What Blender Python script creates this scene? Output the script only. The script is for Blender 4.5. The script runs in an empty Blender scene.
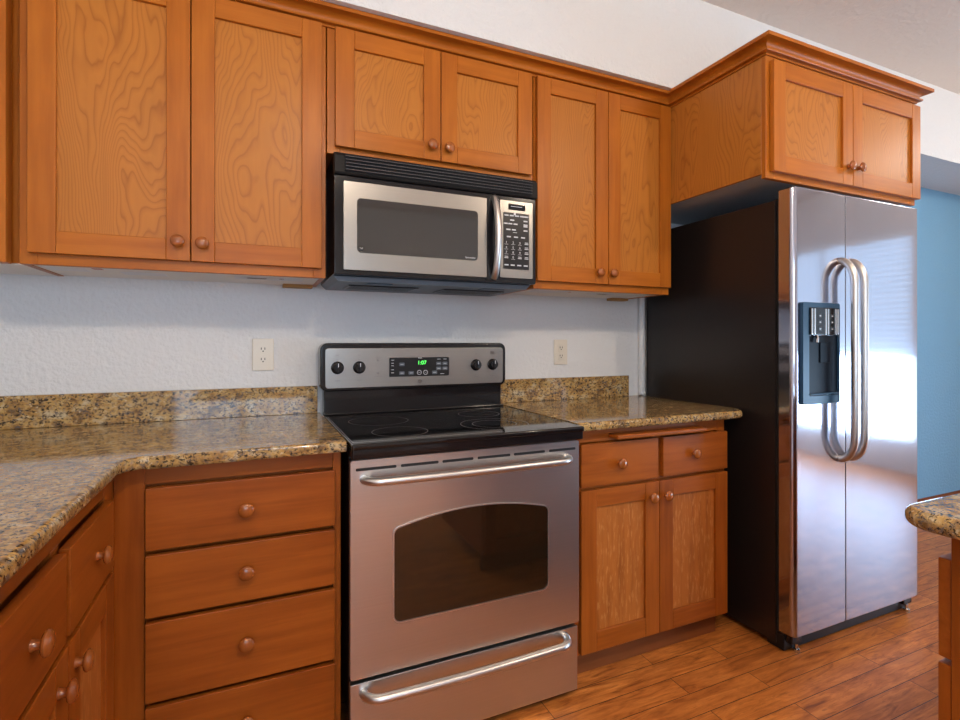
import bpy, bmesh, math, random
from mathutils import Vector, Matrix
random.seed(4)
R = math.radians
PI = math.pi
sc = bpy.context.scene
col = sc.collection

# ------------------------------------------------------------------ camera
cd = bpy.data.cameras.new('camera')
cam = bpy.data.objects.new('camera', cd)
col.objects.link(cam)
cam.location = (-0.2402, -2.0968, 1.1904)
cam.rotation_euler = (R(90.09), 0, R(-23.847))
cd.sensor_width = 36.0
cd.lens = 511.92 / 960 * 36
cd.shift_y = -(360 - 341.1) / 960
cd.clip_start = 0.02
sc.camera = cam

# ------------------------------------------------------------------ world, lights, exposure
w = bpy.data.worlds.new('world')
sc.world = w
w.use_nodes = True
w.node_tree.nodes['Background'].inputs[0].default_value = (0.62, 0.80, 1.0, 1)
w.node_tree.nodes['Background'].inputs[1].default_value = 1.2

def area(name, loc, rot, sx, sy, power, colr, spread=None):
    d = bpy.data.lights.new(name, 'AREA')
    d.shape = 'RECTANGLE'; d.size = sx; d.size_y = sy
    d.energy = power; d.color = colr
    if spread: d.spread = spread
    o = bpy.data.objects.new(name, d)
    o.location = loc; o.rotation_euler = rot
    col.objects.link(o)
    return o

def can(name, loc, power, colr=(1.0, 0.84, 0.66), r=0.035):
    d = bpy.data.lights.new(name, 'POINT')
    d.energy = power; d.color = colr; d.shadow_soft_size = r
    o = bpy.data.objects.new(name, d)
    o.location = loc
    col.objects.link(o)
    return o

WX = 5.2        # right wall
WYB = -4.6      # wall behind the camera
# daylight through the right-hand window (clear lower part below the blind, dimmer through the slats)
area('daylight_right_window', (WX + 0.06, -3.0, 0.66), (0, R(90), 0), 0.78, 1.8, 95, (0.50, 0.73, 1.0))
area('daylight_through_blind', (WX + 0.10, -3.0, 1.65), (0, R(90), 0), 1.1, 1.8, 5, (0.60, 0.78, 1.0))
# daylight through the window behind the camera
area('daylight_rear_window', (-0.35, WYB - 0.05, 1.5), (R(90), 0, 0), 1.5, 1.2, 42, (0.55, 0.76, 1.0))
# recessed ceiling lamps, then one added fill light
can('ceiling_lamp_light_right', (2.0, -2.6, 2.60), 40)
can('ceiling_lamp_light_middle', (0.15, -2.5, 2.60), 46)
can('ceiling_lamp_light_left', (-0.85, -2.9, 2.60), 12)
can('added_fill_light_far', (3.9, -1.5, 2.45), 18, (1.0, .92, .82), .15)  # added fill brightening the soffit and blue wall, no lamp of the room

sc.view_settings.view_transform = 'Standard'
sc.view_settings.look = 'None'
sc.view_settings.gamma = 1
sc.view_settings.use_curve_mapping = False
sc.view_settings.exposure = 0.1

# ------------------------------------------------------------------ materials
def new_mat(name):
    m = bpy.data.materials.new(name); m.use_nodes = True
    nt = m.node_tree
    b = nt.nodes['Principled BSDF']
    return m, nt, b

def N(nt, t, **kw):
    n = nt.nodes.new(t)
    for k, v in kw.items():
        if hasattr(n, k) and not k.startswith('i_'): setattr(n, k, v)
    return n

def coords(nt, scale, rand=True, kind='Object'):
    tc = N(nt, 'ShaderNodeTexCoord')
    mp = N(nt, 'ShaderNodeMapping')
    mp.inputs['Scale'].default_value = scale
    if rand:
        oi = N(nt, 'ShaderNodeObjectInfo')
        mu = N(nt, 'ShaderNodeMath', operation='MULTIPLY'); mu.inputs[1].default_value = 37.0
        nt.links.new(oi.outputs['Random'], mu.inputs[0])
        cb = N(nt, 'ShaderNodeCombineXYZ')
        for i in range(3): nt.links.new(mu.outputs[0], cb.inputs[i])
        nt.links.new(cb.outputs[0], mp.inputs['Location'])
    nt.links.new(tc.outputs[kind], mp.inputs['Vector'])
    return mp.outputs['Vector']

def noise(nt, vec, scale, detail=3, rough=.55, dist=0):
    n = N(nt, 'ShaderNodeTexNoise')
    n.inputs['Scale'].default_value = scale; n.inputs['Detail'].default_value = detail
    n.inputs['Roughness'].default_value = rough; n.inputs['Distortion'].default_value = dist
    nt.links.new(vec, n.inputs['Vector'])
    return n.outputs['Fac']

def ramp(nt, fac, stops, interp='LINEAR'):
    r = N(nt, 'ShaderNodeValToRGB'); cr = r.color_ramp; cr.interpolation = interp
    while len(cr.elements) < len(stops): cr.elements.new(0.5)
    for e, (p, c) in zip(cr.elements, stops):
        e.position = p; e.color = (*c, 1) if len(c) == 3 else c
    nt.links.new(fac, r.inputs['Fac'])
    return r.outputs['Color']

def math_(nt, op, a, b=None, c=None):
    n = N(nt, 'ShaderNodeMath', operation=op)
    for i, v in enumerate((a, b, c)):
        if v is None: continue
        if isinstance(v, (int, float)): n.inputs[i].default_value = v
        else: nt.links.new(v, n.inputs[i])
    return n.outputs[0]

def mixc(nt, fac, a, b, mode='MIX'):
    n = N(nt, 'ShaderNodeMix', data_type='RGBA', blend_type=mode)
    for k, v in (('Factor', fac), ('A', a), ('B', b)):
        s = [i for i in n.inputs if i.name == k and (i.type == 'RGBA' if k != 'Factor' else i.type == 'VALUE')][0]
        if isinstance(v, (int, float)): s.default_value = v
        elif isinstance(v, tuple): s.default_value = (*v, 1) if len(v) == 3 else v
        else: nt.links.new(v, s)
    return [o for o in n.outputs if o.type == 'RGBA'][0]

def bump(nt, b, h, strength=.2, dist=.01):
    n = N(nt, 'ShaderNodeBump')
    n.inputs['Strength'].default_value = strength; n.inputs['Distance'].default_value = dist
    nt.links.new(h, n.inputs['Height']); nt.links.new(n.outputs[0], b.inputs['Normal'])

def wood(name, light, dark, axis='z', figured=False, rough=.36, streak=1.0, spec=.22):
    m, nt, b = new_mat(name)
    if figured:
        # rotary figured veneer: contour lines of a stretched noise field
        v = coords(nt, (3.2, 3.2, .95))
        f = noise(nt, v, 1.35, 3.4, .40, .25)
        sx = N(nt, 'ShaderNodeSeparateXYZ'); nt.links.new(v, sx.inputs[0])
        lin = math_(nt, 'MULTIPLY', math_(nt, 'ADD', sx.outputs[0], sx.outputs[1]), 19.0)
        s = math_(nt, 'FRACT', math_(nt, 'ADD', math_(nt, 'MULTIPLY', f, 44.0), lin))
        line = ramp(nt, s, [(0, (0.75,)*3), (.14, (0.30,)*3), (.45, (0, 0, 0)), (.9, (0.10,)*3), (1, (.7,)*3)])
        v2 = coords(nt, (16, 16, 1.6))
        g = noise(nt, v2, 3, 3, .6)
        base = mixc(nt, g, light, tuple(l * .82 for l in light))
        mod = math_(nt, 'MULTIPLY', line, .7)
        c = mixc(nt, mod, base, dark)
    else:
        st = {'z': (14, 14, .9), 'x': (.9, 14, 14)}[axis]
        v = coords(nt, st)
        g = noise(nt, v, 3.2, 5, .6, .25)
        v3 = coords(nt, (2.2, 2.2, 1.3) if axis == 'z' else (1.3, 2.2, 2.2))
        g2 = noise(nt, v3, 2.0, 2, .5)
        gg = math_(nt, 'ADD', math_(nt, 'MULTIPLY', g, .6 * streak), math_(nt, 'MULTIPLY', g2, .4))
        c = ramp(nt, gg, [(.30, dark), (.62, light)])
        if streak > 1.2:
            # short pale pore flecks of the veneer
            vf = coords(nt, (1, 1, .16))
            ff = noise(nt, vf, 130, 3, .6)
            c = mixc(nt, math_(nt, 'MULTIPLY', ramp(nt, ff, [(.54, (0, 0, 0)), (.64, (1, 1, 1))]), .45), c, (.60, .27, .09))
    nt.links.new(c, b.inputs['Base Color'])
    b.inputs['Roughness'].default_value = rough
    b.inputs['Specular IOR Level'].default_value = spec
    b.inputs['Coat Weight'].default_value = .0
    b.inputs['Coat Roughness'].default_value = .22
    return m

M = {}
UL, UD = (.45, .135, .013), (.31, .078, .006)
M['wood_v'] = wood('maple_vertical_grain', UL, UD, 'z')
M['wood_h'] = wood('maple_horizontal_grain', UL, UD, 'x')
M['wood_p'] = wood('maple_figured_panel', (.50, .178, .027), (.22, .058, .007), figured=True)
BL, BD = (.34, .088, .010), (.20, .043, .004)  # darker than the wall cabinets' maple: dimmer light low down put into the colour
M['base_v'] = wood('dimmed_maple_vertical_grain', BL, BD, 'z')
M['base_h'] = wood('dimmed_maple_horizontal_grain', BL, BD, 'x')
M['base_p'] = wood('dimmed_maple_panel', (.40, .125, .022), (.22, .058, .008), 'z', streak=1.3)
M['knob'] = wood('turned_knob_wood', (.33, .095, .018), (.22, .05, .009), 'z', rough=.16, spec=.55)
M['toe'] = wood('toe_board_wood', (.22, .07, .02), (.15, .045, .012), 'x', rough=.5)
M['base_trim'] = wood('brown_baseboard_wood', (.24, .07, .022), (.17, .045, .014), 'x', rough=.45)

def plain(name, c, rough=.5, metal=0, spec=.5, emit=None, es=1):
    m, nt, b = new_mat(name)
    v = coords(nt, (1, 1, 1), False)
    f = noise(nt, v, 6, 2)
    cc = mixc(nt, f, c, tuple(x * .93 for x in c))
    nt.links.new(cc, b.inputs['Base Color'])
    b.inputs['Roughness'].default_value = rough; b.inputs['Metallic'].default_value = metal
    b.inputs['Specular IOR Level'].default_value = spec
    if emit:
        b.inputs['Emission Color'].default_value = (*emit, 1); b.inputs['Emission Strength'].default_value = es
    return m

def wallpaint(name, c, sc_=60, st=.42):
    m, nt, b = new_mat(name)
    v = coords(nt, (1, 1, 1), False)
    f = noise(nt, v, sc_, 3, .5)
    f2 = noise(nt, v, 1.3, 2)
    nt.links.new(mixc(nt, f2, c, tuple(x * .95 for x in c)), b.inputs['Base Color'])
    b.inputs['Roughness'].default_value = .75
    bump(nt, b, f, st, .012)
    return m

M['wall'] = wallpaint('white_orange_peel_paint', (.70, .705, .71))
M['ceiling'] = wallpaint('beige_knockdown_ceiling', (.78, .70, .62), 48, .45)
M['blue'] = wallpaint('blue_wall', (.20, .42, .62))  # saturated blue for the wall beyond the refrigerator
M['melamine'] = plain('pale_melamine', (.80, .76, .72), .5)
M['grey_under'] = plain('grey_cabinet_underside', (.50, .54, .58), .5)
M['sticker'] = plain('paper_sticker', (.75, .76, .80), .6)
M['sticker_ink'] = plain('sticker_ink', (.32, .28, .30), .6)
M['sticker_ink_red'] = plain('sticker_red_ink', (.55, .25, .20), .6)
M['pine'] = wood('pine_nailer', (.45, .25, .09), (.34, .17, .055), 'x', rough=.6)
M['black'] = plain('black_enamel', (.008, .007, .008), .12, spec=.4)
M['black_soft'] = plain('black_plastic', (.010, .009, .010), .28, spec=.35)
M['dark_gap'] = plain('black_rubber', (.006, .006, .007), .8)
M['fr_side'] = plain('textured_black_side', (.014, .010, .009), .30, spec=.4)
M['plastic_grey'] = plain('dark_grey_metal', (.09, .105, .125), .4)
M['glassblack'] = plain('black_ceramic_glass', (.006, .006, .007), .045)
M['ovenglass'] = plain('dark_oven_glass', (.014, .008, .004), .05, spec=1.0)
M['mwglass'] = plain('grey_screened_glass', (.020, .019, .018), .05, spec=1.0)
M['slat'] = plain('slat_glint_grey', (.10, .10, .10), .22)  # lighter than the black vent: glints on the slats put into the colour
M['vent_black'] = plain('matte_black_vent_plastic', (.014, .013, .013), .5, spec=.12)
M['ring'] = plain('burner_ring_print', (.16, .15, .15), .3)
M['white_print'] = plain('white_print', (.62, .63, .66), .5)
M['dark_print'] = plain('dark_print', (.06, .05, .05), .5)
M['green'] = plain('green_led_digits', (.05, .6, .08), .4, emit=(.10, 1.0, .12), es=1.6)
M['outlet'] = plain('almond_white_plastic', (.72, .66, .56), .35)
M['slot'] = plain('outlet_slot_dark', (.03, .025, .02), .6)
M['chrome'] = plain('polished_metal', (.70, .70, .70), .12, 1)
M['handle'] = plain('satin_steel_handle', (.66, .64, .62), .34, 1)
M['disp_blue'] = plain('slate_dispenser_plastic', (.022, .065, .125), .35, spec=.2)
M['disp_dark'] = plain('dispenser_recess_plastic', (.004, .007, .014), .4, spec=.08)
M['blind'] = plain('white_blind_slat', (.72, .78, .84), .6)
M['white_frame'] = plain('white_vinyl_frame', (.8, .8, .8), .4)

def steel(name, c, rough, axis, bs=.08, broad=None, wavy=0):
    m, nt, b = new_mat(name)
    st = {'h': (.7, 60, 90), 'v': (90, 60, .7)}[axis]
    v = coords(nt, st)
    f = noise(nt, v, 4, 3, .6)
    nt.links.new(mixc(nt, f, c, tuple(x * .88 for x in c)), b.inputs['Base Color'])
    b.inputs['Metallic'].default_value = 1
    b.inputs['Roughness'].default_value = rough
    if wavy:
        # slight waviness of the large sheet-metal door skins
        vw = coords(nt, (.5, .5, 7), False)
        fw = noise(nt, vw, 2.2, 2, .5, .4)
        f = math_(nt, 'ADD', math_(nt, 'MULTIPLY', f, .25), math_(nt, 'MULTIPLY', fw, 6.0))
    bump(nt, b, f, bs, .001)
    if broad:
        # brushed metal: a tight lobe plus a broad one
        b2 = N(nt, 'ShaderNodeBsdfPrincipled')
        b2.inputs['Metallic'].default_value = 1; b2.inputs['Roughness'].default_value = broad[1]
        for a_ in ('Base Color', 'Normal'): nt.links.new(b.inputs[a_].links[0].from_socket, b2.inputs[a_])
        mx = N(nt, 'ShaderNodeMixShader'); mx.inputs[0].default_value = broad[0]
        nt.links.new(b.outputs[0], mx.inputs[1]); nt.links.new(b2.outputs[0], mx.inputs[2])
        nt.links.new(mx.outputs[0], nt.nodes['Material Output'].inputs['Surface'])
    return m
M['steel'] = steel('brushed_stainless_horizontal', (.66, .65, .625), .24, 'h', bs=.15, broad=(.35, .42))
M['steel_d'] = steel('brushed_stainless_toned_down', (.33, .31, .285), .26, 'h', bs=.1, broad=(.35, .42))  # darker copy of the range steel, offsets the lamp reflected in it
M['steel_f'] = steel('brushed_stainless_reflection_tint', (.50, .50, .575), .09, 'v', bs=.03, broad=(.10, .30), wavy=.25)  # same steel, blue tint puts the lavender reflection into the colour

def granite(name, tint=1.0):
    m, nt, b = new_mat(name)
    v = coords(nt, (1.0, 1.35, 1.35), False)
    big = noise(nt, v, 24, 4, .62, .6)
    c = ramp(nt, big, [(.34, (.22*tint, .12*tint, .045*tint)), (.45, (.55*tint, .31*tint, .095*tint)), (.56, (.70*tint, .45*tint, .16*tint)), (.68, (.74*tint, .60*tint, .38*tint))])
    n2 = noise(nt, v, 90, 3, .6, .4)
    m2 = ramp(nt, n2, [(.50, (0, 0, 0)), (.60, (1, 1, 1))])
    c = mixc(nt, math_(nt, 'MULTIPLY', m2, .5), c, (.26*tint, .20*tint, .15*tint))
    # grey-blue mineral patches
    n3 = noise(nt, v, 55, 3, .6, .8)
    m3 = ramp(nt, n3, [(.585, (0, 0, 0)), (.63, (1, 1, 1))])
    c = mixc(nt, math_(nt, 'MULTIPLY', m3, .75), c, (.13*tint, .125*tint, .135*tint))
    # black flecks
    n4 = noise(nt, v, 95, 4, .7, .3)
    m4 = ramp(nt, n4, [(.545, (0, 0, 0)), (.575, (1, 1, 1))])
    c = mixc(nt, math_(nt, 'MULTIPLY', m4, .92), c, (.02, .016, .013))
    # pale quartz flecks
    n5 = noise(nt, v, 70, 2, .5, .2)
    m5 = ramp(nt, n5, [(.30, (1, 1, 1)), (.35, (0, 0, 0))])
    c = mixc(nt, math_(nt, 'MULTIPLY', m5, .7), c, (.85*tint, .68*tint, .42*tint))
    nt.links.new(c, b.inputs['Base Color'])
    b.inputs['Roughness'].default_value = .07
    b.inputs['Specular IOR Level'].default_value = .5
    return m
M['granite'] = granite('speckled_tan_granite', .70)

def floor_mat():
    m, nt, b = new_mat('hand_scraped_hickory_planks')
    tc = N(nt, 'ShaderNodeTexCoord')
    br = N(nt, 'ShaderNodeTexBrick')
    mp = N(nt, 'ShaderNodeMapping'); mp.inputs['Location'].default_value = (.13, .0865*8 - .0665, 0)
    nt.links.new(tc.outputs['Object'], mp.inputs['Vector'])
    nt.links.new(mp.outputs[0], br.inputs['Vector'])
    br.offset = .37; br.offset_frequency = 2; br.squash = 1
    br.inputs['Scale'].default_value = 1
    br.inputs['Brick Width'].default_value = .76
    br.inputs['Row Height'].default_value = .0865
    br.inputs['Mortar Size'].default_value = .0016
    br.inputs['Mortar Smooth'].default_value = .4
    br.inputs['Bias'].default_value = 0
    br.inputs['Color1'].default_value = (0, 0, 0, 1); br.inputs['Color2'].default_value = (1, 1, 1, 1)
    br.inputs['Mortar'].default_value = (.5, .5, .5, 1)
    sep = N(nt, 'ShaderNodeSeparateColor'); nt.links.new(br.outputs['Color'], sep.inputs[0])
    tone = sep.outputs[0]
    # offset grain per plank
    cb = N(nt, 'ShaderNodeCombineXYZ'); 
    nt.links.new(math_(nt, 'MULTIPLY', tone, 13.0), cb.inputs[0]); nt.links.new(math_(nt, 'MULTIPLY', tone, 7.0), cb.inputs[1])
    va = N(nt, 'ShaderNodeVectorMath', operation='ADD'); nt.links.new(tc.outputs['Object'], va.inputs[0]); nt.links.new(cb.outputs[0], va.inputs[1])
    mp2 = N(nt, 'ShaderNodeMapping'); mp2.inputs['Scale'].default_value = (1.6, 11, 1); nt.links.new(va.outputs[0], mp2.inputs['Vector'])
    g = noise(nt, mp2.outputs[0], 3.0, 5, .62, 1.2)
    mp3 = N(nt, 'ShaderNodeMapping'); mp3.inputs['Scale'].default_value = (3, 6, 1); nt.links.new(va.outputs[0], mp3.inputs['Vector'])
    g2 = noise(nt, mp3.outputs[0], 1.8, 3, .55, .6)
    c1 = ramp(nt, g, [(.30, (.16, .038, .007)), (.42, (.46, .14, .026)), (.60, (.68, .24, .05)), (.8, (.78, .33, .085))])
    mp4 = N(nt, 'ShaderNodeMapping'); mp4.inputs['Scale'].default_value = (5, 60, 1); nt.links.new(va.outputs[0], mp4.inputs['Vector'])
    g4 = noise(nt, mp4.outputs[0], 2.4, 5, .7, .8)
    c1 = mixc(nt, math_(nt, 'MULTIPLY', ramp(nt, g4, [(.52, (0, 0, 0)), (.66, (1, 1, 1))]), .6), c1, (.17, .045, .010))
    c2 = mixc(nt, math_(nt, 'MULTIPLY', ramp(nt, g2, [(.42, (0, 0, 0)), (.7, (1, 1, 1))]), .5), c1, (.30, .085, .018))
    c3 = mixc(nt, math_(nt, 'MULTIPLY', tone, .38), c2, (.34, .10, .022))
    c4 = mixc(nt, br.outputs['Fac'], c3, (.055, .018, .006))
    nt.links.new(c4, b.inputs['Base Color'])
    b.inputs['Roughness'].default_value = .38
    b.inputs['Specular IOR Level'].default_value = .28
    h = math_(nt, 'SUBTRACT', math_(nt, 'MULTIPLY', g2, .35), br.outputs['Fac'])
    bump(nt, b, h, .35, .003)
    return m
M['floor'] = floor_mat()

# ------------------------------------------------------------------ mesh helpers
def box(bm, x0, x1, y0, y1, z0, z1, bev=0, seg=2, mi=0):
    x0, x1 = sorted((x0, x1)); y0, y1 = sorted((y0, y1)); z0, z1 = sorted((z0, z1))
    g = bmesh.ops.create_cube(bm, size=1)
    vs = g['verts']
    for v in vs:
        v.co = Vector(((x0 + x1) / 2 + v.co.x * (x1 - x0), (y0 + y1) / 2 + v.co.y * (y1 - y0), (z0 + z1) / 2 + v.co.z * (z1 - z0)))
    fs = set(f for v in vs for f in v.link_faces)
    for f in fs: f.material_index = mi
    if bev:
        es = list(set(e for v in vs for e in v.link_edges))
        r = bmesh.ops.bevel(bm, geom=es, offset=bev, segments=seg, profile=.5, affect='EDGES')
        for f in r['faces']: f.material_index = mi
    return bm

def prism(bm, poly, axis, a, b, bev=0, seg=3, mi=0, bev_filter=None):
    """poly: 2D points; axis: extrusion axis. x->(y,z) y->(x,z) z->(x,y)"""
    def P(p, t):
        return {'x': (t, p[0], p[1]), 'y': (p[0], t, p[1]), 'z': (p[0], p[1], t)}[axis]
    lo = [bm.verts.new(P(p, a)) for p in poly]
    hi = [bm.verts.new(P(p, b)) for p in poly]
    n = len(poly)
    fs = [bm.faces.new(lo), bm.faces.new(hi)]
    for i in range(n): fs.append(bm.faces.new((lo[i], lo[(i+1) % n], hi[(i+1) % n], hi[i])))
    bmesh.ops.recalc_face_normals(bm, faces=fs)
    for f in fs: f.material_index = mi
    if bev:
        es = list(set(fs[0].edges) | set(fs[1].edges))
        if bev_filter: es = [e for e in es if bev_filter(e)]
        r = bmesh.ops.bevel(bm, geom=es, offset=bev, segments=seg, profile=.5, affect='EDGES')
        for f in r['faces']: f.material_index = mi
    return bm

def rr(x0, x1, z0, z1, r, n=5):
    pts = []
    for cx, cz, a0 in ((x1 - r, z1 - r, 0), (x0 + r, z1 - r, 90), (x0 + r, z0 + r, 180), (x1 - r, z0 + r, 270)):
        for i in range(n + 1):
            a = R(a0 + 90 * i / n); pts.append((cx + r * math.cos(a), cz + r * math.sin(a)))
    return pts

def plate_hole(bm, outer, inner, y0, y1, mi=0):
    """plate in the XZ plane from y0 to y1 with a hole"""
    def loop(pts, y): 
        vs = [bm.verts.new((p[0], y, p[1])) for p in pts]
        es = [bm.edges.new((vs[i], vs[(i+1) % len(vs)])) for i in range(len(vs))]
        return vs, es
    fs = []
    loops = []
    for y in (y0, y1):
        vo, eo = loop(outer, y); vi, ei = loop(inner, y)
        r = bmesh.ops.triangle_fill(bm, edges=eo + ei, use_beauty=True, use_dissolve=False, normal=(0, -1, 0))
        fs += [g for g in r['geom'] if isinstance(g, bmesh.types.BMFace)]
        loops.append((vo, vi))
    for k in (0, 1):
        a, b = loops[0][k], loops[1][k]
        for i in range(len(a)):
            j = (i + 1) % len(a)
            fs.append(bm.faces.new((a[i], a[j], b[j], b[i])))
    bmesh.ops.recalc_face_normals(bm, faces=fs)
    for f in fs: f.material_index = mi
    return bm

def lathe(bm, prof, origin, axis='-y', n=24, mi=0):
    """prof: (radius, distance along axis)"""
    o = Vector(origin)
    ax = {'-y': Vector((0, -1, 0)), 'z': Vector((0, 0, 1)), 'x': Vector((1, 0, 0)), '-z': Vector((0, 0, -1))}[axis]
    u = Vector((1, 0, 0)) if axis != 'x' else Vector((0, 1, 0))
    v = ax.cross(u)
    rings = []
    fs = []
    for r, d in prof:
        if r < 1e-6: rings.append([bm.verts.new(o + ax * d)])
        else: rings.append([bm.verts.new(o + ax * d + (u * math.cos(2*PI*i/n) + v * math.sin(2*PI*i/n)) * r) for i in range(n)])
    for a, b in zip(rings, rings[1:]):
        for i in range(n):
            j = (i + 1) % n
            if len(a) == 1 and len(b) == 1: continue
            if len(a) == 1: fs.append(bm.faces.new((a[0], b[i], b[j])))
            elif len(b) == 1: fs.append(bm.faces.new((a[i], a[j], b[0])))
            else: fs.append(bm.faces.new((a[i], a[j], b[j], b[i])))
    for rg in (rings[0], rings[-1]):
        if len(rg) > 1: fs.append(bm.faces.new(rg))
    bmesh.ops.recalc_face_normals(bm, faces=fs)
    for f in fs: f.material_index = mi
    return bm

def tube(bm, pts, r, n=12, mi=0, sx=1.0):
    pts = [Vector(p) for p in pts]
    rings = []; fs = []
    ref = None
    for i, p in enumerate(pts):
        t = (pts[min(i+1, len(pts)-1)] - pts[max(i-1, 0)]).normalized()
        if ref is None:
            ref = Vector((1, 0, 0)) if abs(t.x) < .7 else Vector((0, 0, 1))
        u = (ref - t * ref.dot(t)).normalized(); v = t.cross(u)
        ref = u
        rings.append([bm.verts.new(p + (u * sx * math.cos(2*PI*k/n) + v * math.sin(2*PI*k/n)) * r) for k in range(n)])
    for a, b in zip(rings, rings[1:]):
        for i in range(n): fs.append(bm.faces.new((a[i], a[(i+1) % n], b[(i+1) % n], b[i])))
    fs.append(bm.faces.new(rings[0])); fs.append(bm.faces.new(rings[-1]))
    bmesh.ops.recalc_face_normals(bm, faces=fs)
    for f in fs: f.material_index = mi
    return bm

def obj(name, bm, mats, parent=None, label=None):
    if parent is not None:
        off = Vector(parent['_off'])
        bmesh.ops.translate(bm, vec=-off, verts=bm.verts[:])
    me = bpy.data.meshes.new(name)
    bm.to_mesh(me); bm.free()
    for p in me.polygons: p.use_smooth = True
    me.set_sharp_from_angle(angle=R(35))
    if not isinstance(mats, (list, tuple)): mats = [mats]
    for m in mats: me.materials.append(M[m] if isinstance(m, str) else m)
    o = bpy.data.objects.new(name, me)
    col.objects.link(o)
    if parent is not None:
        o.parent = parent; OFF[o.name] = tuple(off)
        o['_off'] = tuple(off)
    wn_ = o.modifiers.new('weighted_normal', 'WEIGHTED_NORMAL'); wn_.keep_sharp = True; wn_.mode = 'FACE_AREA'
    if label: o['label'] = label
    return o
OFF = {}

def thing(name, label, cat, off=(0, 0, 0), loc=None, rz=0, group=None):
    """Empty at the thing's base. Parts are drawn in plan coordinates whose point `off` sits at `loc`."""
    o = bpy.data.objects.new(name, None); col.objects.link(o)
    o.empty_display_size = .05
    o.location = off if loc is None else loc
    o.rotation_euler = (0, 0, rz)
    o['_off'] = off
    o['label'] = label; o['category'] = cat
    if group: o['group'] = group
    return o

def tag(o, label, cat, group=None):
    o['label'] = label; o['category'] = cat
    if group: o['group'] = group
    return o

def solo(name, bm, mats, label, cat, base, group=None):
    """a thing that is one mesh, origin at its base point"""
    bmesh.ops.translate(bm, vec=-Vector(base), verts=bm.verts[:])
    o = obj(name, bm, mats); o.location = base
    return tag(o, label, cat, group)

def struct(name, bm, mats):
    o = obj(name, bm, mats); o['kind'] = 'structure'; return o

def B(): return bmesh.new()

def addtext(bm, s, size, loc, mi, sx=1.0):
    b2 = text('t', s, size, loc, None, None); me = bpy.data.meshes.new('t')
    for f in b2.faces: f.material_index = mi
    b2.to_mesh(me); b2.free(); bm.from_mesh(me); bpy.data.meshes.remove(me)

def text(name, s, size, loc, mat, parent, depth=.0004, align='CENTER'):
    cu = bpy.data.curves.new('t', 'FONT'); cu.body = s; cu.size = size; cu.extrude = depth
    cu.align_x = align; cu.align_y = 'CENTER'
    to = bpy.data.objects.new('t', cu); col.objects.link(to)
    bpy.context.view_layer.update()
    me = bpy.data.meshes.new_from_object(to.evaluated_get(bpy.context.evaluated_depsgraph_get()))
    bpy.data.objects.remove(to)
    bm = B(); bm.from_mesh(me); bpy.data.meshes.remove(me)
    bmesh.ops.transform(bm, matrix=Matrix.Translation(loc) @ Matrix.Rotation(R(90), 4, 'X'), verts=bm.verts[:])
    return bm

# ------------------------------------------------------------------ structure
CZ = 2.745
LX = -1.165
struct('floor', box(B(), LX - .1, WX + .12, WYB - .1, .1, -.08, 0), 'floor')
struct('ceiling', box(B(), LX - .1, WX + .12, WYB - .1, .1, CZ, CZ + .08), 'ceiling')
struct('wall_back', box(B(), LX - .1, 2.2, 0, .1, 0, CZ), 'wall')
struct('wall_dining', box(B(), 2.2, WX + .12, 0, .1, 0, CZ), 'blue')
struct('wall_left', box(B(), LX - .1, LX, WYB, 0, 0, CZ), 'wall')
# soffit above the wall cabinets
bm = B(); box(bm, LX, WX, -.375, 0, 2.310, CZ); struct('wall_soffit', bm, 'wall')
# right wall with window opening  y -3.8..-1.4, z .26..2.2
bm = B()
box(bm, WX, WX + .12, -2.1, 0, 0, CZ); box(bm, WX, WX + .12, WYB, -3.9, 0, CZ)
box(bm, WX, WX + .12, -3.9, -2.1, 0, .26); box(bm, WX, WX + .12, -3.9, -2.1, 2.2, CZ)
struct('wall_right', bm, 'wall')
bm = B()
box(bm, LX, -1.1, WYB - .1, WYB, 0, CZ); box(bm, .4, WX, WYB - .1, WYB, 0, CZ)
box(bm, -1.1, .4, WYB - .1, WYB, 0, .9); box(bm, -1.1, .4, WYB - .1, WYB, 2.1, CZ)
struct('wall_front', bm, 'wall')
# window frames
def win_frame(name, plane, a0, a1, z0, z1):
    bm = B(); t = .05
    def bx(p0, p1, q0, q1):
        if plane == 'x': box(bm, WX + .01, WX + .05, p0, p1, q0, q1, .004)
        else: box(bm, p0, p1, WYB - .045, WYB - .01, q0, q1, .004)
    bx(a0, a0 + t, z0, z1); bx(a1 - t, a1, z0, z1); bx(a0 + t, a1 - t, z0, z0 + t); bx(a0 + t, a1 - t, z1 - t, z1)
    bx((a0 + a1) / 2 - .025, (a0 + a1) / 2 + .025, z0 + t, z1 - t)
    return struct(name, bm, 'white_frame')
win_frame('window_1', 'x', -3.9, -2.1, .26, 2.2)
win_frame('window_2', 'y', -1.1, .4, .9, 2.1)
bm = B()
for i in range(22):
    z = 1.10 + i * .05
    prism(bm, [(WX - .036, z - .012), (WX - .034, z - .012), (WX - .006, z + .012), (WX - .008, z + .012)], 'y', -3.88, -2.12)
solo('window_blind', bm, 'blind', 'half lowered white slatted blind on the window of the right wall', 'blind', (WX - .02, -3.0, 1.08))
bm = B(); box(bm, 2.49, WX, -.013, 0, 0, .060, .003); struct('baseboard_back', bm, 'base_trim')
bm = B(); box(bm, 1.576, 1.606, -.030, 0, .9165, 1.60, .011, 4); struct('trim_1', bm, 'wall')

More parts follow.
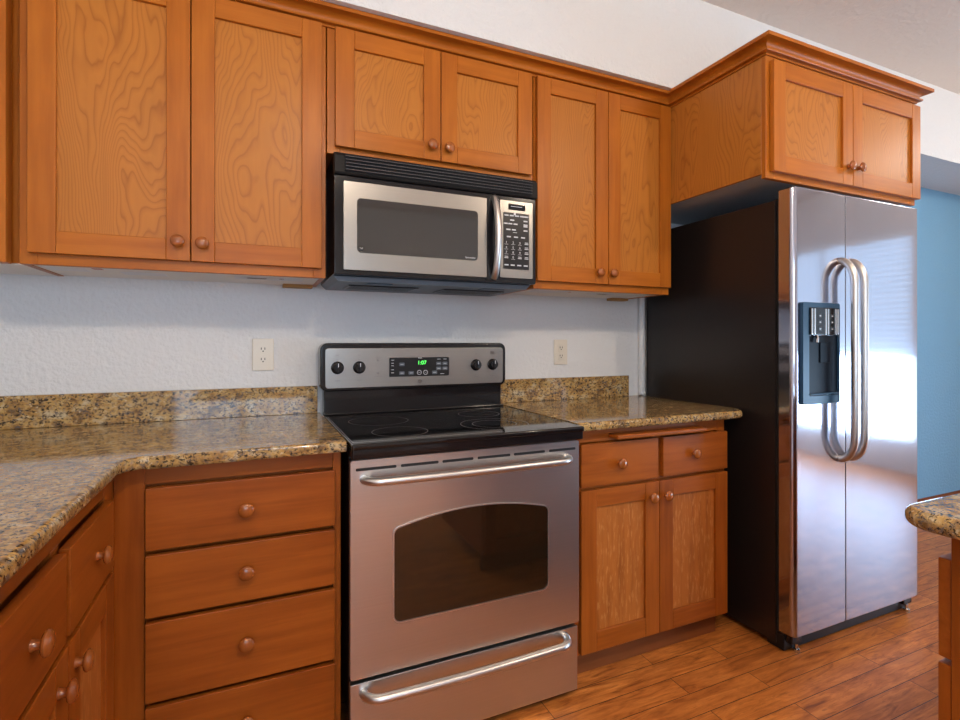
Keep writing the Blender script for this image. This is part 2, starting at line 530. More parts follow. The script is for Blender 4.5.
# ------------------------------------------------------------------ cabinet parts
KNOB = [(.0095, 0), (.0085, .003), (.0070, .007), (.0075, .011), (.0150, .0135), (.0186, .0165), (.0190, .0190), (.0170, .0225), (.0120, .0250), (.0060, .0262), (0, .0266)]
def knob(parent, x, y, z, sc_=1.0):
    bm = B(); lathe(bm, [(r * sc_, d * sc_) for r, d in KNOB], (x, y, z))
    return obj('knob', bm, 'knob', parent, 'round turned wooden knob')

def door(parent, x0, x1, z0, z1, yf, kx, kz, mats, w=.063, t=.019, wr=None, br=None):
    """shaker door, front face at yf, back at yf+t"""
    V, H, Pn = mats
    wr = wr or w; br = br or wr
    bm = B()
    for (a, b) in ((x0, x0 + w), (x1 - w, x1)): box(bm, a, b, yf, yf + t, z0, z1, .0022, 2, 0)
    box(bm, x0 + w, x1 - w, yf + .0003, yf + t, z0, z0 + br, .0016, 1, 1)
    box(bm, x0 + w, x1 - w, yf + .0003, yf + t, z1 - wr, z1, .0016, 1, 1)
    d = obj('door', bm, [V, H], parent)
    bm = B(); box(bm, x0 + w - .004, x1 - w + .004, yf + .0105, yf + t - .003, z0 + br - .004, z1 - wr + .004)
    obj('panel', bm, Pn, d, 'recessed centre panel with wavy figured grain' if Pn == 'wood_p' else None)
    if kx is not None: knob(d, kx, yf, kz)
    return d

def drawer(parent, x0, x1, z0, z1, yf, kx, kz, mat, t=.019):
    bm = B(); box(bm, x0, x1, yf, yf + t, z0, z1, .003, 2)
    d = obj('drawer', bm, mat, parent)
    if kx is not None: knob(d, kx, yf, kz)
    return d

UM = ('wood_v', 'wood_h', 'wood_p')
BM = ('base_v', 'base_h', 'base_p')

def upper(label, x0, x1, z0, z1, yb, yfr, doors, rails_bot, left=True, under='melamine', nob=True, extra_left=0):
    """wall cabinet: face frame front plane yfr"""
    c = thing('wall_cabinet', label, 'cabinet', ((x0 + x1) / 2, yfr, z0), group='maple wall cabinets')
    zt = z1
    bm = B()
    box(bm, x0, x1, yfr + .019, yb, z0 + .006, zt)               # box
    box(bm, x0, x0 + .016, yfr + .019, yb, z0 + .001, z0 + .006)   # side panels running down
    box(bm, x1 - .016, x1, yfr + .019, yb, z0 + .001, z0 + .006)
    obj('carcass', bm, 'wood_v', c)
    bm = B()
    sl = .04
    box(bm, x0, x0 + sl + extra_left, yfr, yfr + .019, z0, zt, .0012, 1, 0)
    box(bm, x1 - sl, x1, yfr, yfr + .019, z0, zt, .0012, 1, 0)
    box(bm, x0 + sl + extra_left, x1 - sl, yfr, yfr + .019, z0, z0 + .04, .0012, 1, 1)
    box(bm, x0 + sl + extra_left, x1 - sl, yfr, yfr + .019, zt - .05, zt, .0012, 1, 1)
    obj('face_frame', bm, ['wood_v', 'wood_h'], c)
    if under:
        bm = B(); box(bm, x0 + .016, x1 - .016, yfr + .019, yb - .001, z0 + .0035, z0 + .006)
        obj('underside_panel', bm, under, c, 'pale underside panel')
    for (a, b, q0, q1, kx, kz) in doors: door(c, a, b, q0, q1, yfr - .020, kx, kz, UM)
    return c

ZF = 2.2990
YU = -.305
cl = upper('tall left two-door maple wall cabinet over the long tan countertop', -.828, -.018, 1.405, ZF, 0, YU,
      [(-.8055, -.4165, 1.4355, 2.2555, -.448, 1.491), (-.4135, -.0327, 1.4355, 2.2555, -.383, 1.490)], None)
cm = upper('short two-door maple wall cabinet directly above the microwave', -.014, .782, 1.830, ZF, 0, YU,
      [(.0114, .3855, 1.853, 2.2555, .351, 1.904), (.3885, .7700, 1.853, 2.2555, .416, 1.903)], None, under=None)
cr = upper('tall narrow two-door maple wall cabinet between the microwave and the refrigerator cabinet', .786, 1.4945, 1.405, ZF, 0, YU,
      [(.794, 1.1405, 1.4355, 2.2555, 1.091, 1.483), (1.1435, 1.4905, 1.4355, 2.2555, 1.160, 1.483)], None)
# corner cabinet on the left
c = thing('wall_cabinet', 'blind corner wall cabinet cut off by the left edge of the photo', 'cabinet', (-1.0, -.305, 1.405), group='maple wall cabinets')
bm = B(); box(bm, LX, -.830, YU + .035, 0, 1.41, ZF); obj('carcass', bm, 'wood_v', c)
bm = B(); box(bm, LX + .01, -.832, YU + .04, -.002, 1.4062, 1.4095); obj('underside_panel', bm, 'melamine', c, 'pale underside panel')
bm = B(); box(bm, LX, -.850, YU - .020, YU + .019, 1.405, ZF, .001, 1); obj('face_frame', bm, 'wood_v', c)  # set forward to leave a made-up slot that reads as a shadow strip
# stickers and clips below the left and right cabinets
def stickers(c, specs):
    for (x0, x1, y0, y1, m) in specs:
        bm = B(); box(bm, x0, x1, y0, y1, 1.405 + .0027, 1.405 + .0034)
        obj('sticker', bm, m, c)
stickers(cl, [(-.80, -.70, -.24, -.15, 'sticker'), (-.62, -.50, -.20, -.12, 'sticker'), (-.30, -.08, -.24, -.14, 'sticker'),
              (-.26, -.20, -.20, -.17, 'sticker_ink'), (-.68, -.655, -.25, -.22, 'sticker_ink_red'), (-.16, -.145, -.21, -.18, 'sticker_ink')])
stickers(cr, [(.84, 1.00, -.24, -.14, 'sticker'), (1.16, 1.26, -.22, -.15, 'sticker'), (1.19, 1.24, -.20, -.17, 'sticker_ink'), (1.02, 1.03, -.21, -.20, 'sticker_ink_red')])
bm = B(); box(bm, -.14, -.034, -.05, -.004, 1.396, 1.4082, .001, 1); obj('nailer', bm, 'pine', cl, 'raw pine nailing strip')
bm = B(); box(bm, 1.38, 1.478, -.05, -.004, 1.396, 1.4082, .001, 1); obj('nailer', bm, 'pine', cr, 'raw pine nailing strip')

# refrigerator cabinet
fc = thing('wall_cabinet', 'deep two-door maple cabinet projecting above the stainless refrigerator', 'cabinet', (1.98, -.79, 1.80), group='maple wall cabinets')
FX0, FX1, FY = 1.4965, 2.463, -.790
bm = B(); box(bm, FX0 + .012, FX1 - .012, FY + .019, -.001, 1.830, ZF); obj('carcass', bm, 'wood_v', fc)
bm = B(); box(bm, FX0, FX0 + .012, FY + .019, -.001, 1.818, ZF, .001, 1); obj('side_panel', bm, 'wood_p', fc, 'wide left side panel with wavy veneer')
bm = B(); box(bm, FX1 - .012, FX1, FY + .019, -.001, 1.818, ZF, .001, 1); obj('side_panel', bm, 'wood_p', fc)
bm = B()
box(bm, FX0, FX0 + .04, FY, FY + .019, 1.800, ZF, .0012, 1, 0); box(bm, FX1 - .04, FX1, FY, FY + .019, 1.800, ZF, .0012, 1, 0)
box(bm, FX0 + .04, FX1 - .04, FY, FY + .019, 1.800, 1.84, .0012, 1, 1); box(bm, FX0 + .04, FX1 - .04, FY, FY + .019, ZF - .05, ZF, .0012, 1, 1)
obj('face_frame', bm, ['wood_v', 'wood_h'], fc)
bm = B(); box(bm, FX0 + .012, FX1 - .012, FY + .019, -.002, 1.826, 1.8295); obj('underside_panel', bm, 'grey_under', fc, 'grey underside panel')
door(fc, 1.516, 1.9835, 1.824, 2.236, -.810, 1.973 - .02, 1.897, UM)
door(fc, 1.9865, 2.469, 1.824, 2.236, -.810, 2.037 - .018, 1.899, UM)

# crown moulding, swept along the fronts with mitred corners
prof = [(.001, 2.3005), (.001, 2.254), (.006, 2.254), (.006, 2.262), (.020, 2.2625), (.022, 2.265), (.022, 2.270), (.012, 2.272), (.013, 2.280), (.018, 2.287), (.026, 2.292), (.033, 2.294), (.050, 2.2955), (.050, 2.3085), (.001, 2.3085)]
path = [(-1.164, YU - .0), (FX0, YU), (FX0, FY), (FX1, FY), (FX1, -.376)]
bm = B(); rings = []
for i, p in enumerate(path):
    p = Vector(p)
    def nrm(a, b):
        d = (Vector(b) - Vector(a)).normalized(); return Vector((d.y, -d.x))
    ns = []
    if i > 0: ns.append(nrm(path[i-1], path[i]))
    if i < len(path) - 1: ns.append(nrm(path[i], path[i+1]))
    n = ns[0] if len(ns) == 1 else (ns[0] + ns[1]) / (1 + ns[0].dot(ns[1]))
    rings.append([bm.verts.new((p.x + n.x * a, p.y + n.y * a, z)) for a, z in prof])
for a, b in zip(rings, rings[1:]):
    for i in range(len(prof)): bm.faces.new((a[i], a[(i+1) % len(prof)], b[(i+1) % len(prof)], b[i]))
bm.faces.new(rings[0]); bm.faces.new(rings[-1])
bmesh.ops.recalc_face_normals(bm, faces=bm.faces[:])
solo('crown_molding', bm, 'wood_h', 'maple crown molding running along the top of all the wall cabinets', 'molding', (.5, YU, 2.252))

# ------------------------------------------------------------------ base cabinets
def base(label, x0, x1, doors=(), drawers=(), loc=None, rz=0, side_rail=None, depth=.59, xl=.04, xr=.04, rails=(), yfr=-.595, mid=None, ext=()):
    c = thing('base_cabinet', label, 'cabinet', ((x0 + x1) / 2, yfr, 0), loc, rz, 'red-brown base cabinets')
    bm = B(); box(bm, x0, x1, yfr + .019, yfr + depth, .09, .880); obj('carcass', bm, 'base_v', c)
    bm = B()
    box(bm, x0, x0 + xl, yfr, yfr + .019, .09, .880, .001, 1, 0); box(bm, x1 - xr, x1, yfr, yfr + .019, .09, .880, .001, 1, 0)
    for (a, b) in ((.09, .125), (.835, .880)) + tuple(rails): box(bm, x0 + xl, x1 - xr, yfr + .0003, yfr + .019, a, b, .001, 1, 1)
    if mid: box(bm, mid[0], mid[1], yfr + .0006, yfr + .019, .125, .835, .001, 1, 0)
    obj('face_frame', bm, ['base_v', 'base_h'], c)
    bm = B(); box(bm, x0 + .01, x1 - .01, yfr + .035, yfr + .052, 0.001, .09); obj('toe_board', bm, 'toe', c)
    for d in drawers: drawer(c, *d[:4], yfr - .020, d[4], d[5], 'base_h')
    for d in doors: door(c, *d[:4], yfr - .020, d[4], d[5], BM, w=.065, wr=.062, br=.070)
    return c

base('red-brown base cabinet with four stacked drawers, left of the range', -.553, -.012,
     drawers=[(-.4842, -.030, .6745, .829, -.258, .752), (-.4842, -.030, .5085, .6625, -.257, .588),
              (-.4842, -.030, .2985, .4955, -.257, .402), (-.4842, -.030, .103, .2865, -.257, .195)],
     xl=.0655, xr=.022)
rc = base('red-brown base cabinet with cutting board slot, two drawers and two doors beside the refrigerator', .768, 1.508,
     drawers=[(.7996, 1.1445, .6825, .832, .965, .755), (1.1685, 1.5040, .6825, .832, 1.322, .760)],
     doors=[(.7996, 1.1490, .101, .6700, 1.112, .614), (1.1515, 1.5040, .101, .6700, 1.180, .614)],
     rails=((.668, .684),), mid=(1.13, 1.18))
bm = B(); box(bm, .932, 1.360, -.645, -.576, .845, .8605, .004, 3); obj('cutting_board', bm, 'base_h', rc, 'front edge of a pull-out wooden cutting board')
# left run, faces +X.  plan x = (Y + 1.33), plan front plane rotated
Lr = base('red-brown corner base cabinet with two drawers over two doors along the left countertop', 0, .735,
     drawers=[(.375 - .355, .325, .6745, .829, .17, .752), (.3450, .6480, .6745, .829, .5080, .752)],
     doors=[(.020, .3340, .103, .6625, .283, .612), (.3365, .6480, .103, .6625, .372, .612)],
     loc=(-.553, -1.33 + .3675, 0), rz=R(90), xr=.085, rails=((.6625, .6745),), mid=(.315, .355), yfr=0)
# island, faces +Y
Il = base('red-brown island cabinet seen end-on at the right edge of the photo', 0, 1.2,
     drawers=[(.02, .59, .651, .821, .3, .74), (.61, 1.197, .651, .821, .9, .74)], 
     doors=[(.02, .59, .103, .641, .54, .60), (.61, 1.197, .103, .641, .66, .60)],
     loc=(.835 + .6, -1.628, 0), rz=R(180), depth=.62, yfr=0, rails=((.641, .651),), mid=(.58, .62))

# ------------------------------------------------------------------ stone tops
def arc(cx, cy, r, a0, a1, n=8): return [(cx + r * math.cos(R(a0 + (a1 - a0) * i / n)), cy + r * math.sin(R(a0 + (a1 - a0) * i / n))) for i in range(n + 1)]
TZ0, TZ1 = .883, .914
poly = [(LX + .001, -.001), (-.004, -.001), (-.004, -.645)] + [(-.470, -.645)] + arc(-.470, -.697, .052, 90, 180, 6) + [(-.522, -1.34), (LX + .001, -1.34)]
bm = prism(B(), poly, 'z', TZ0, TZ1, .0115, 4, bev_filter=lambda e: all(v.co.y < -.01 for v in e.verts) and not all(v.co.x < LX + .01 for v in e.verts))
solo('countertop', bm, 'granite', 'L-shaped speckled tan granite countertop left of the range', 'countertop', (-.6, -.3, TZ0))
poly = [(.764, -.001), (.764, -.645)] + arc(1.525, -.565, .080, -90, 0, 8) + [(1.605, -.001)]
bm = prism(B(), poly, 'z', TZ0, TZ1, .0115, 4, bev_filter=lambda e: all(v.co.y < -.01 for v in e.verts) or all(v.co.x > 1.6 for v in e.verts))
solo('countertop', bm, 'granite', 'short speckled tan granite countertop between the range and the refrigerator', 'countertop', (1.18, -.3, TZ0))
poly = arc(.798, -1.635, .05, 180, 90, 8) + [(2.08, -1.585), (2.08, -2.29), (.748, -2.29)]
bm = prism(B(), poly, 'z', TZ0, TZ1, .0135, 5)
solo('countertop', bm, 'granite', 'rounded end of the granite island top at the right edge of the photo', 'countertop', (1.4, -1.93, TZ0))
bm = box(B(), LX + .001, -.013, -.020, -.0005, TZ1 + .0005, 1.0195, .001, 1)
solo('backsplash', bm, 'granite', 'long low granite backsplash strip left of the range', 'backsplash', (-.6, -.01, TZ1))
bm = box(B(), .764, 1.507, -.020, -.0005, TZ1 + .0005, 1.0195, .001, 1)
solo('backsplash', bm, 'granite', 'short low granite backsplash strip right of the range', 'backsplash', (1.1, -.01, TZ1))

# ------------------------------------------------------------------ outlets
def outlet(x, z, label, gfci):
    t = thing('wall_outlet', label, 'outlet', (x, 0, z), group=None)
    bm = B(); box(bm, x - .0375, x + .0375, -.007, -.0005, z - .0600, z + .0600, .003, 3); obj('cover_plate', bm, 'outlet', t)
    for s in ((1, -1)):
        zz = z + s * .0195
        bm = B()
        if gfci: box(bm, x - .0165, x + .0165, -.0095, -.0065, zz - .0165, zz + .0165, .001, 1)
        else:
            pts = [(x + .0165 * math.cos(a) , zz + max(-.0125, min(.0125, .0165 * math.sin(a)))) for a in [2 * PI * i / 24 for i in range(24)]]
            prism(bm, pts, 'y', -.0090, -.0065)
        rec = obj('receptacle', bm, 'outlet', t)
        yf = -.0097 if gfci else -.0092
        bm = B()
        for dx in (-.0062, .0062): box(bm, x + dx - .0014, x + dx + .0014, yf - .0003, yf + .001, zz - .001, zz + .0075)
        lathe(bm, [(.0027, 0), (.0027, .0005), (0, .0005)], (x, yf + .0003, zz - .0065), n=10)
        obj('slot', bm, 'slot', rec)
    bm = B(); lathe(bm, [(.003, 0), (.003, .001), (0, .0014)], (x, -.0067, z), n=10); obj('screw', bm, 'outlet', t)
    return t
outlet(-.208, 1.1425, 'white double wall outlet on the wall left of the range', False)
outlet(1.108, 1.1415, 'beige double wall outlet on the wall right of the range', True)

# ------------------------------------------------------------------ range
rg = thing('range', 'stainless and black freestanding electric range with smooth glass top between the counters', 'range', (.38, -.33, 0))
RX0, RX1 = .003, .757
bm = B(); box(bm, RX0, RX1, -.632, -.022, .03, .895, .002, 1); obj('body', bm, 'black', rg)
bm = B(); box(bm, RX0, RX1, -.688, -.635, .868, .904, .006, 3); obj('front_trim', bm, 'black', rg)
bm = B(); box(bm, RX0 - .001, RX1 + .001, -.694, -.10, .895, .9125, .006, 4)
ct = obj('cooktop', bm, 'glassblack', rg)
bm = B()
oo = rr(RX0 + .006, RX1 - .006, -.668, -.135, .012, 4); ii = rr(RX0 + .008, RX1 - .008, -.666, -.137, .010, 4)
def flatring(bm, o_, i_, z):
    a = [bm.verts.new((p[0], p[1], z)) for p in o_]; b = [bm.verts.new((p[0], p[1], z)) for p in i_]
    for k in range(len(a)):
        f = bm.faces.new((a[k], a[(k+1) % len(a)], b[(k+1) % len(b)], b[k]))
        f.normal_update()
        if f.normal.z < 0: f.normal_flip()
flatring(bm, oo, ii, .91275)
obj('border_line', bm, 'ring', ct)
def circ(cx, cy, r, n=48): return [(cx + r * math.cos(2*PI*i/n), cy + r * math.sin(2*PI*i/n)) for i in range(n)]
for (cx, cy, rs) in ((.176, -.540, (.087,)), (.163, -.300, (.104,)), (.508, -.525, (.116, .076)), (.555, -.285, (.080,))):
    bm = B()
    for r_ in rs: flatring(bm, circ(cx, cy, r_), circ(cx, cy, r_ - .0018), .9128)
    obj('burner_ring', bm, 'ring', ct)
# backguard
bg = B()
box(bg, .004, .752, -.080, -.022, .905, 1.006, .004, 2)
box(bg, .004, .752, -.108, -.080, .9127, .921, .003, 2)
prism(bg, rr(-.012, .766, 1.002, 1.186, .028, 6), 'y', -.098, -.022, .006, 3)
bgo = obj('backguard', bg, 'black', rg)
yp = -.1032
DIALS = ((.050, 1.092), (.132, 1.092), (.622, 1.093), (.700, 1.094))
bm = B(); prism(bm, rr(.006, .750, 1.014, 1.166, .012, 5), 'y', -.103, -.097, .0015, 2)
for i, (kx, kz) in enumerate(DIALS):
    for q in range(9):
        a = R(-130 + q * 32.5 + 90)
        x, z = kx + .031 * math.cos(a), kz + .031 * math.sin(a)
        box(bm, x - .0014, x + .0014, yp - .0003, yp + .001, z - .0014, z + .0014, mi=1)
    box(bm, kx - .010, kx + .010, yp - .0003, yp + .001, kz - .050, kz - .0475, mi=1)
    if i != 3: box(bm, kx - .006, kx + .006, yp - .0003, yp + .001, kz + .046, kz + .049, mi=1)
box(bm, .192, .218, yp - .0003, yp + .001, 1.127, 1.129, mi=1); box(bm, .190, .220, yp - .0003, yp + .001, 1.055, 1.057, mi=1)
box(bm, .690, .708, yp - .0004, yp + .001, 1.137, 1.151, mi=1)
cp = obj('control_panel', bm, ['steel_d', 'dark_print'], bgo)
for kx, kz in DIALS:
    bm = B(); lathe(bm, [(.024, 0), (.024, .003), (.0195, .006), (.0185, .018), (.016, .021), (0, .021)], (kx, yp, kz), n=28)
    box(bm, kx - .0045, kx + .0045, yp - .028, yp - .018, kz - .018, kz + .018, .002, 2)
    box(bm, kx - .0010, kx + .0010, yp - .0288, yp - .0278, kz + .004, kz + .017, mi=1)
    obj('dial', bm, ['black', 'white_print'], bgo)
bm = B(); prism(bm, rr(.249, .500, 1.052, 1.128, .005, 3), 'y', -.1055, -.102, .0008, 1)
for xx, zz in ((.300, 1.066), (.338, 1.066), (.437, 1.066), (.300, 1.101), (.455, 1.102), (.482, 1.102), (.455, 1.082), (.482, 1.082)):
    prism(bm, rr(xx - .011, xx + .011, zz - .007, zz + .007, .003, 2), 'y', -.1060, -.1054, mi=1)
    box(bm, xx - .006, xx + .006, -.1063, -.1058, zz - .001, zz + .001, mi=2)
for xx in (.372, .398):
    for q in range(16):
        a = 2 * PI * q / 16; box(bm, xx + .0085 * math.cos(a) - .0012, xx + .0085 * math.cos(a) + .0012, -.1060, -.1050, 1.067 + .0085 * math.sin(a) - .0012, 1.067 + .0085 * math.sin(a) + .0012, mi=2)
    box(bm, xx - .004, xx + .004, -.1063, -.1055, 1.0665, 1.0675, mi=2)
for xx, zz, l in ((.262, 1.118, .012), (.262, 1.106, .010), (.262, 1.096, .010), (.262, 1.080, .011), (.262, 1.068, .011), (.455, 1.120, .014), (.482, 1.120, .014), (.470, 1.060, .016), (.375, 1.1255, .016)):
    box(bm, xx - l / 2, xx + l / 2, -.1060, -.1050, zz - .001, zz + .001, mi=2)
dp = obj('display', bm, ['black_soft', 'plastic_grey', 'white_print'], bgo)
bm = text('d', '1:07', .022, (.383, -.1059, 1.106), None, None); obj('clock_digits', bm, 'green', dp, 'green clock digits')
def roundel(parent, x, y, z, r, ring, face, letters=True):
    bm = B(); lathe(bm, [(r, 0), (r, .0012), (r * .82, .0016), (r * .80, .0010), (0, .0010)], (x, y, z), n=24)
    addtext(bm, 'GE', r * 1.0, (x, y - .0018, z), 1)
    return obj('emblem', bm, [face, ring], parent)
roundel(bgo, .375, yp, 1.032, .0085, 'chrome', 'dark_print')
for zz in (1.118, 1.068):
    bm = B(); lathe(bm, [(.0035, 0), (.0035, .0015), (0, .002)], (.205, yp + .0002, zz), n=12)
    obj('indicator_light', bm, 'dark_print', bgo)
# oven door
oo = rr(.004, .756, .254, .861, .006, 2)
def arch_window(x0, x1, z0, z1, rise, r):
    pts = []
    for cx, cz, a0 in ((x0 + r, z0 + r, 180), (x1 - r, z0 + r, 270)):
        for i in range(6):
            a = R(a0 + 90 * i / 5); pts.append((cx + r * math.cos(a), cz + r * math.sin(a)))
    # right upper corner to left upper corner with arched top
    for i in range(6):
        a = R(0 + 80 * i / 5); pts.append((x1 - r + r * math.cos(a), z1 - r + r * math.sin(a)))
    n = 14
    for i in range(1, n):
        t = i / n; x = x1 - r - (x1 - x0 - 2 * r) * t
        pts.append((x, z1 + rise * (1 - (2 * t - 1) ** 2) ))
    for i in range(6):
        a = R(100 + 80 * i / 5); pts.append((x0 + r + r * math.cos(a), z1 - r + r * math.sin(a)))
    return pts
wi = arch_window(.124, .637, .388, .662, .030, .022)
bm = B(); plate_hole(bm, oo, wi, -.662, -.640)
# vent slots drawn as recessed dark strips set in the top of the door
dr = obj('oven_door', bm, 'steel', rg)
bm = B(); prism(bm, arch_window(.1255, .6355, .3895, .6605, .030, .021), 'y', -.6625, -.641)
wn = obj('oven_window', bm, 'ovenglass', dr, 'arched dark glass window')
rim = B(); plate_hole(rim, arch_window(.1225, .6385, .3865, .6635, .030, .0235), arch_window(.1265, .6345, .3905, .6595, .030, .020), -.6645, -.660)
obj('window_rim', rim, 'handle', dr)
for a, b in ((.018, .133), (.146, .260), (.272, .372), (.386, .498), (.511, .624), (.640, .742)):
    bm = B(); prism(bm, rr(a, b, .8315, .8395, .0035, 3), 'y', -.6628, -.655); s = obj('vent_slot', bm, 'dark_gap', dr)
def bar_handle(x0, x1, z, yd, out, r, sag=0.0):
    pts = []
    n = 10
    for i in range(n + 1):
        a = R(90 * i / n); pts.append((x0 + .050 * (1 - math.cos(a)), yd - out * math.sin(a), z))
    for i in range(1, 12): pts.append((x0 + .05 + (x1 - x0 - .1) * i / 12, yd - out - .006 * math.sin(PI * i / 12), z))
    for i in range(n + 1):
        a = R(90 - 90 * i / n); pts.append((x1 - .050 * (1 - math.cos(a)), yd - out * math.sin(a), z))
    return tube(B(), pts, r, 14)
obj('handle', bar_handle(.040, .712, .807, -.660, .045, .0118), 'handle', dr, 'curved satin metal bar handle')
# storage drawer
bm = B(); box(bm, .004, .752, -.660, -.636, .028, .241, .003, 2); sd = obj('storage_drawer', bm, 'steel', rg)
obj('handle', bar_handle(.040, .706, .212, -.659, .045, .0125), 'handle', sd, 'curved satin metal bar handle')
for fx in (.05, .70):
    for fy in (-.58, -.10):
        bm = B(); lathe(bm, [(.016, 0), (.016, .008), (.008, .010), (.008, .032)], (fx, fy, .0005), 'z', 14); obj('foot', bm, 'black_soft', rg)

# ------------------------------------------------------------------ microwave
mw = thing('microwave', 'black and stainless over-the-range microwave below the short wall cabinet', 'microwave', (.38, -.18, 1.395))
bm = B(); box(bm, .001, .755, -.350, -.002, 1.413, 1.815, .002, 1); obj('body', bm, 'black', mw)
bm = B()
prism(bm, [(.002, 1.412), (.02, 1.395), (.735, 1.395), (.753, 1.412)], 'y', -.335, -.004)
bt = obj('bottom_plate', bm, 'plastic_grey', mw, 'dark grey bottom plate')
for a, b in ((.07, .33), (.43, .69)):
    bm = B(); box(bm, a, b, -.235, -.10, 1.3915, 1.3948, .001, 1)
    for k in range(6): box(bm, a + .01, b - .01, -.225 + k * .021, -.215 + k * .021, 1.3905, 1.3915)
    obj('grease_filter', bm, 'black_soft', bt)
for a in (.12, .56):
    bm = B(); box(bm, a, a + .09, -.315, -.265, 1.3925, 1.3948, .001, 1); obj('lamp_cover', bm, 'disp_blue', bt)
# vent head
bm = B()
prism(bm, [(-.350, 1.740), (-.384, 1.740), (-.388, 1.746), (-.386, 1.800), (-.376, 1.812), (-.350, 1.815)], 'x', .000, .756)
vh = obj('vent_head', bm, 'vent_black', mw)
bm = B(); box(bm, .032, .730, -.3895, -.380, 1.750, 1.804, .001, 1)
obj('vent_recess', bm, 'dark_gap', vh)
for k in range(5):
    z = 1.7525 + k * .0108
    bm = B(); prism(bm, [(-.398, z), (-.399, z + .002), (-.3885, z + .0065), (-.3885, z + .004)], 'x', .033, .729); obj('slat', bm, 'slat', vh)
bm = B(); box(bm, .000, .756, -.376, -.352, 1.413, 1.7395, .003, 2); fb = obj('front_bezel', bm, 'black', mw)
# door
outer = rr(.029, .5435, 1.4285, 1.7190, .003, 2); inner = rr(.072, .508, 1.486, 1.667, .014, 5)
bm = B(); plate_hole(bm, outer, inner, -.385, -.3765); md = obj('door', bm, 'steel_d', mw)
bm = B(); prism(bm, rr(.0725, .5075, 1.4865, 1.6665, .0135, 5), 'y', -.3865, -.377); mg = obj('window', bm, 'mwglass', md, 'grey glass window')
bm = B(); prism(bm, rr(.5445, .592, 1.4200, 1.7280, .003, 2), 'y', -.384, -.3765); obj('handle_recess', bm, 'black', md)
pts = []
for i in range(21):
    t = i / 20; z = 1.428 + (1.726 - 1.428) * t
    pts.append((.574, -.382 - .040 * math.sin(PI * t) ** .6, z))
obj('handle', tube(B(), pts, .0125, 12, sx=1.0), 'handle', md, 'bowed vertical metal handle')
roundel(mg, .086, -.3866, 1.500, .0085, 'chrome', 'black_soft')
bm = text('b', 'Spacemaker', .0085, (.478, -.3869, 1.4955), None, None); obj('lettering', bm, 'white_print', mg, 'small white lettering')
# control panel
bm = B(); prism(bm, rr(.5985, .737, 1.4315, 1.7205, .003, 2), 'y', -.385, -.3765); cpn = obj('control_panel', bm, 'steel_d', mw)
bm = B(); prism(bm, rr(.6115, .7205, 1.4640, 1.6760, .002, 2), 'y', -.3866, -.384)
digits = ['1', '2', '3', '', '4', '5', '6', '', '7', '8', '9', '', '', '0', '', '']
for i, s in enumerate(digits):
    r_, c_ = divmod(i, 4)
    x = .6235 + c_ * .0285; z = 1.563 - r_ * .0185
    if s:
        addtext(bm, s, .0125, (x, -.3870, z), 1)
        box(bm, x - .008, x + .008, -.3872, -.3866, z - .0072, z - .0062, mi=1)
    else:
        box(bm, x - .008, x + .008, -.3872, -.3866, z - .0035, z - .0005, mi=1); box(bm, x - .007, x + .007, -.3872, -.3866, z + .002, z + .0045, mi=1)
for z, xs in ((1.665, (.624, .646, .668, .690, .708)), (1.648, (.648, .705)), (1.634, (.621, .640, .662, .705)), (1.628, (.705,)), (1.612, (.632, .655, .705)), (1.585, (.634, .664, .694)), (1.479, (.624, .650, .678, .706)), (1.602, (.66,))):
    for x in xs:
        hh = .0024 if z not in (1.602,) else .0008
        box(bm, x - .0085, x + .0085, -.3872, -.3866, z - hh, z + hh, mi=1)
prism(bm, rr(.655, .663, 1.668, 1.6755, .002, 2), 'y', -.3874, -.3866, mi=1)
kp = obj('keypad', bm, ['black_soft', 'white_print'], cpn, 'black keypad with white key lettering')
bm = B(); box(bm, .633, .704, -.3875, -.384, 1.687, 1.709, .002, 2); box(bm, .642, .690, -.3879, -.3870, 1.6985, 1.7005, mi=1)
ds = obj('clock_display', bm, ['glassblack', 'white_print'], cpn)

# ------------------------------------------------------------------ refrigerator
fr = thing('refrigerator', 'side-by-side stainless refrigerator with black sides and a door dispenser', 'refrigerator', (2.04, -.4, 0))
QX0, QX1 = 1.6125, 2.432
bm = B(); box(bm, QX0, QX1, -.742, -.03, .022, 1.742, .004, 2); obj('case', bm, 'fr_side', fr)
bm = B(); box(bm, QX0 + .008, QX1 - .008, -.756, -.743, .07, 1.745); obj('gasket', bm, 'dark_gap', fr)
def fdoor(x0, x1, rl, rrt):
    """stainless door with a gently crowned front and rounded outer vertical edge"""
    pts = []
    yb, yf = -.757, -.818
    n = 8
    pts.append((x0, yb))
    for i in range(n + 1):
        a = R(180 + 90 * i / n); pts.append((x0 + rl + rl * math.cos(a), yf + rl + rl * math.sin(a)))
    for i in range(1, 12):
        t = i / 12; pts.append((x0 + rl + (x1 - x0 - rl - rrt) * t, yf - .0012 * math.sin(PI * t)))
    for i in range(n + 1):
        a = R(270 + 90 * i / n); pts.append((x1 - rrt + rrt * math.cos(a), yf + rrt + rrt * math.sin(a)))
    pts.append((x1, yb))
    bm = B(); prism(bm, pts, 'z', .077, 1.776, .004, 2)
    return bm
d1 = obj('door', fdoor(QX0 - .001, 1.9180, .020, .0015), 'steel_f', fr, 'narrow left stainless freezer door')
d2 = obj('door', fdoor(1.9225, QX1 + .001, .0015, .014), 'steel_f', fr, 'wide right stainless door')
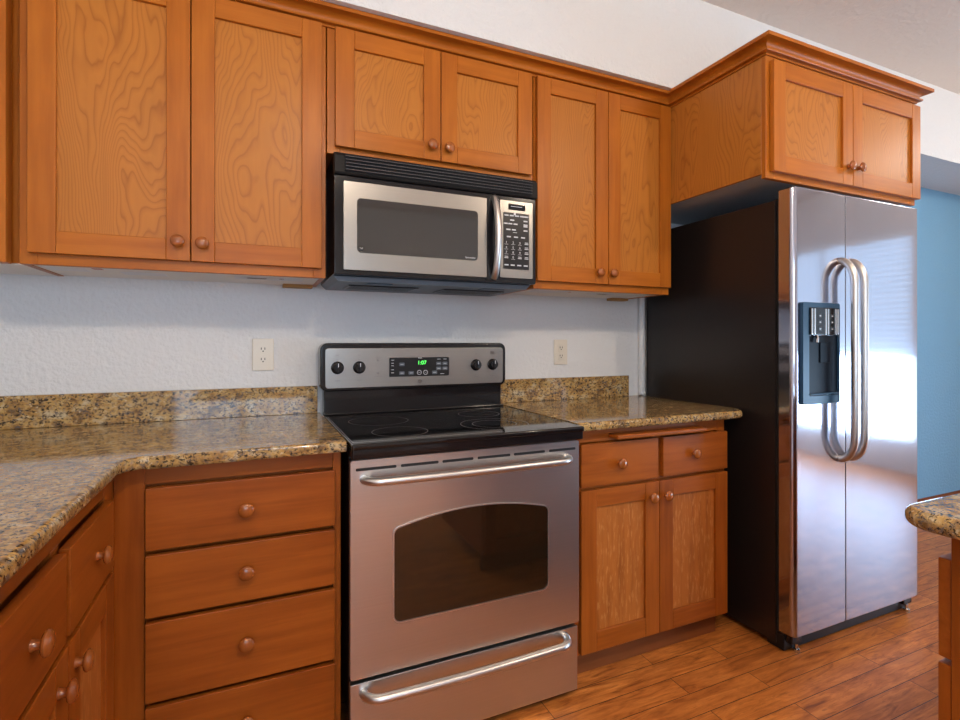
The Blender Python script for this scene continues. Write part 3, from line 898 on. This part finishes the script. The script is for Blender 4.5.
def fhandle(x):
    pts = []
    zt, zb = 1.511, .7285
    n = 10
    for i in range(n + 1):
        a = R(90 * i / n); pts.append((x, -.820 - .056 * math.sin(a), zt - .095 * (1 - math.cos(a))))
    for i in range(1, 8): pts.append((x, -.876, zt - .095 - (zt - zb - .19) * i / 8))
    for i in range(n + 1):
        a = R(90 - 90 * i / n); pts.append((x, -.820 - .056 * math.sin(a), zb + .095 * (1 - math.cos(a))))
    return tube(B(), pts, .0135, 14)
obj('handle', fhandle(1.880), 'handle', d1, 'long bowed metal handle')
obj('handle', fhandle(1.942), 'handle', d2, 'long bowed metal handle')
DX0, DX1 = 1.682, 1.860
bm = B(); plate_hole(bm, rr(1.6475, 1.866, .953, 1.341, .008, 3), rr(DX0, DX1, .984, 1.322, .006, 3), -.829, -.812)
dsp = obj('dispenser', bm, 'disp_blue', d1, 'slate blue dispenser surround')
bm = B(); prism(bm, rr(DX0 + .001, DX1 - .001, .985, 1.215, .006, 3), 'y', -.822, -.815); obj('recess', bm, 'disp_dark', dsp)
bm = B(); box(bm, DX0 + .001, DX1 - .001, -.834, -.816, 1.216, 1.321, .003, 2); dpan = obj('dispenser_controls', bm, 'black', dsp)
for xx in (DX0 + .004, DX0 + .020, DX0 + .085, DX0 + .100, DX0 + .146, DX0 + .158):
    bm = B(); box(bm, xx, xx + .008, -.837, -.832, 1.219, 1.318, .002, 2); obj('chrome_strip', bm, 'chrome', dpan)
for xx in (DX0 + .055, DX0 + .127):
    for zz in (1.290, 1.266, 1.240):
        bm = B(); box(bm, xx - .010, xx + .010, -.8355, -.833, zz - .008, zz + .008, .001, 1)
        box(bm, xx - .004, xx + .004, -.8360, -.8352, zz - .002, zz + .002, mi=1); obj('button', bm, ['black_soft', 'white_print'], dpan)
bm = B(); tube(bm, [(DX0 + .045, -.826, 1.222), (DX0 + .043, -.832, 1.205), (DX0 + .040, -.833, 1.188)], .0055, 10); obj('spout', bm, 'chrome', dsp)
bm = B(); box(bm, DX0 + .070, DX0 + .130, -.8262, -.8215, 1.11, 1.19, .0018, 3); obj('paddle', bm, 'disp_dark', dsp)
bm = B(); box(bm, DX0 + .002, DX1 - .002, -.832, -.8215, .986, .994, .003, 3); obj('drip_tray', bm, 'disp_blue', dsp)
bm = B(); box(bm, QX0 + .006, QX1 - .012, -.772, -.70, .004, .068, .004, 2)
gr = obj('base_grille', bm, 'black_soft', fr)
for xx in (QX0 + .012, QX1 - .075):
    bm = B(); box(bm, xx, xx + .06, -.800, -.7725, .040, .070, .005, 2); obj('hinge_bracket', bm, 'black', fr)
    bm = B(); lathe(bm, [(.012, 0), (.012, .010), (.006, .012), (.006, .030)], (xx + .045, -.786, .0008), 'z', 12); obj('foot', bm, 'chrome', fr)
for xx in (QX0 + .045, QX1 - .10):
    bm = B(); box(bm, xx, xx + .055, -.775, -.70, 1.7435, 1.758, .004, 2)
    obj('hinge_cover', bm, 'black_soft', fr)
for xx in (QX0 + .05, QX1 - .08):
    bm = B(); lathe(bm, [(.02, 0), (.02, .022)], (xx, -.12, .0008), 'z', 12); obj('foot', bm, 'black_soft', fr)

# housekeeping: drop helper properties
for o in bpy.data.objects:
    if '_off' in o: del o['_off']
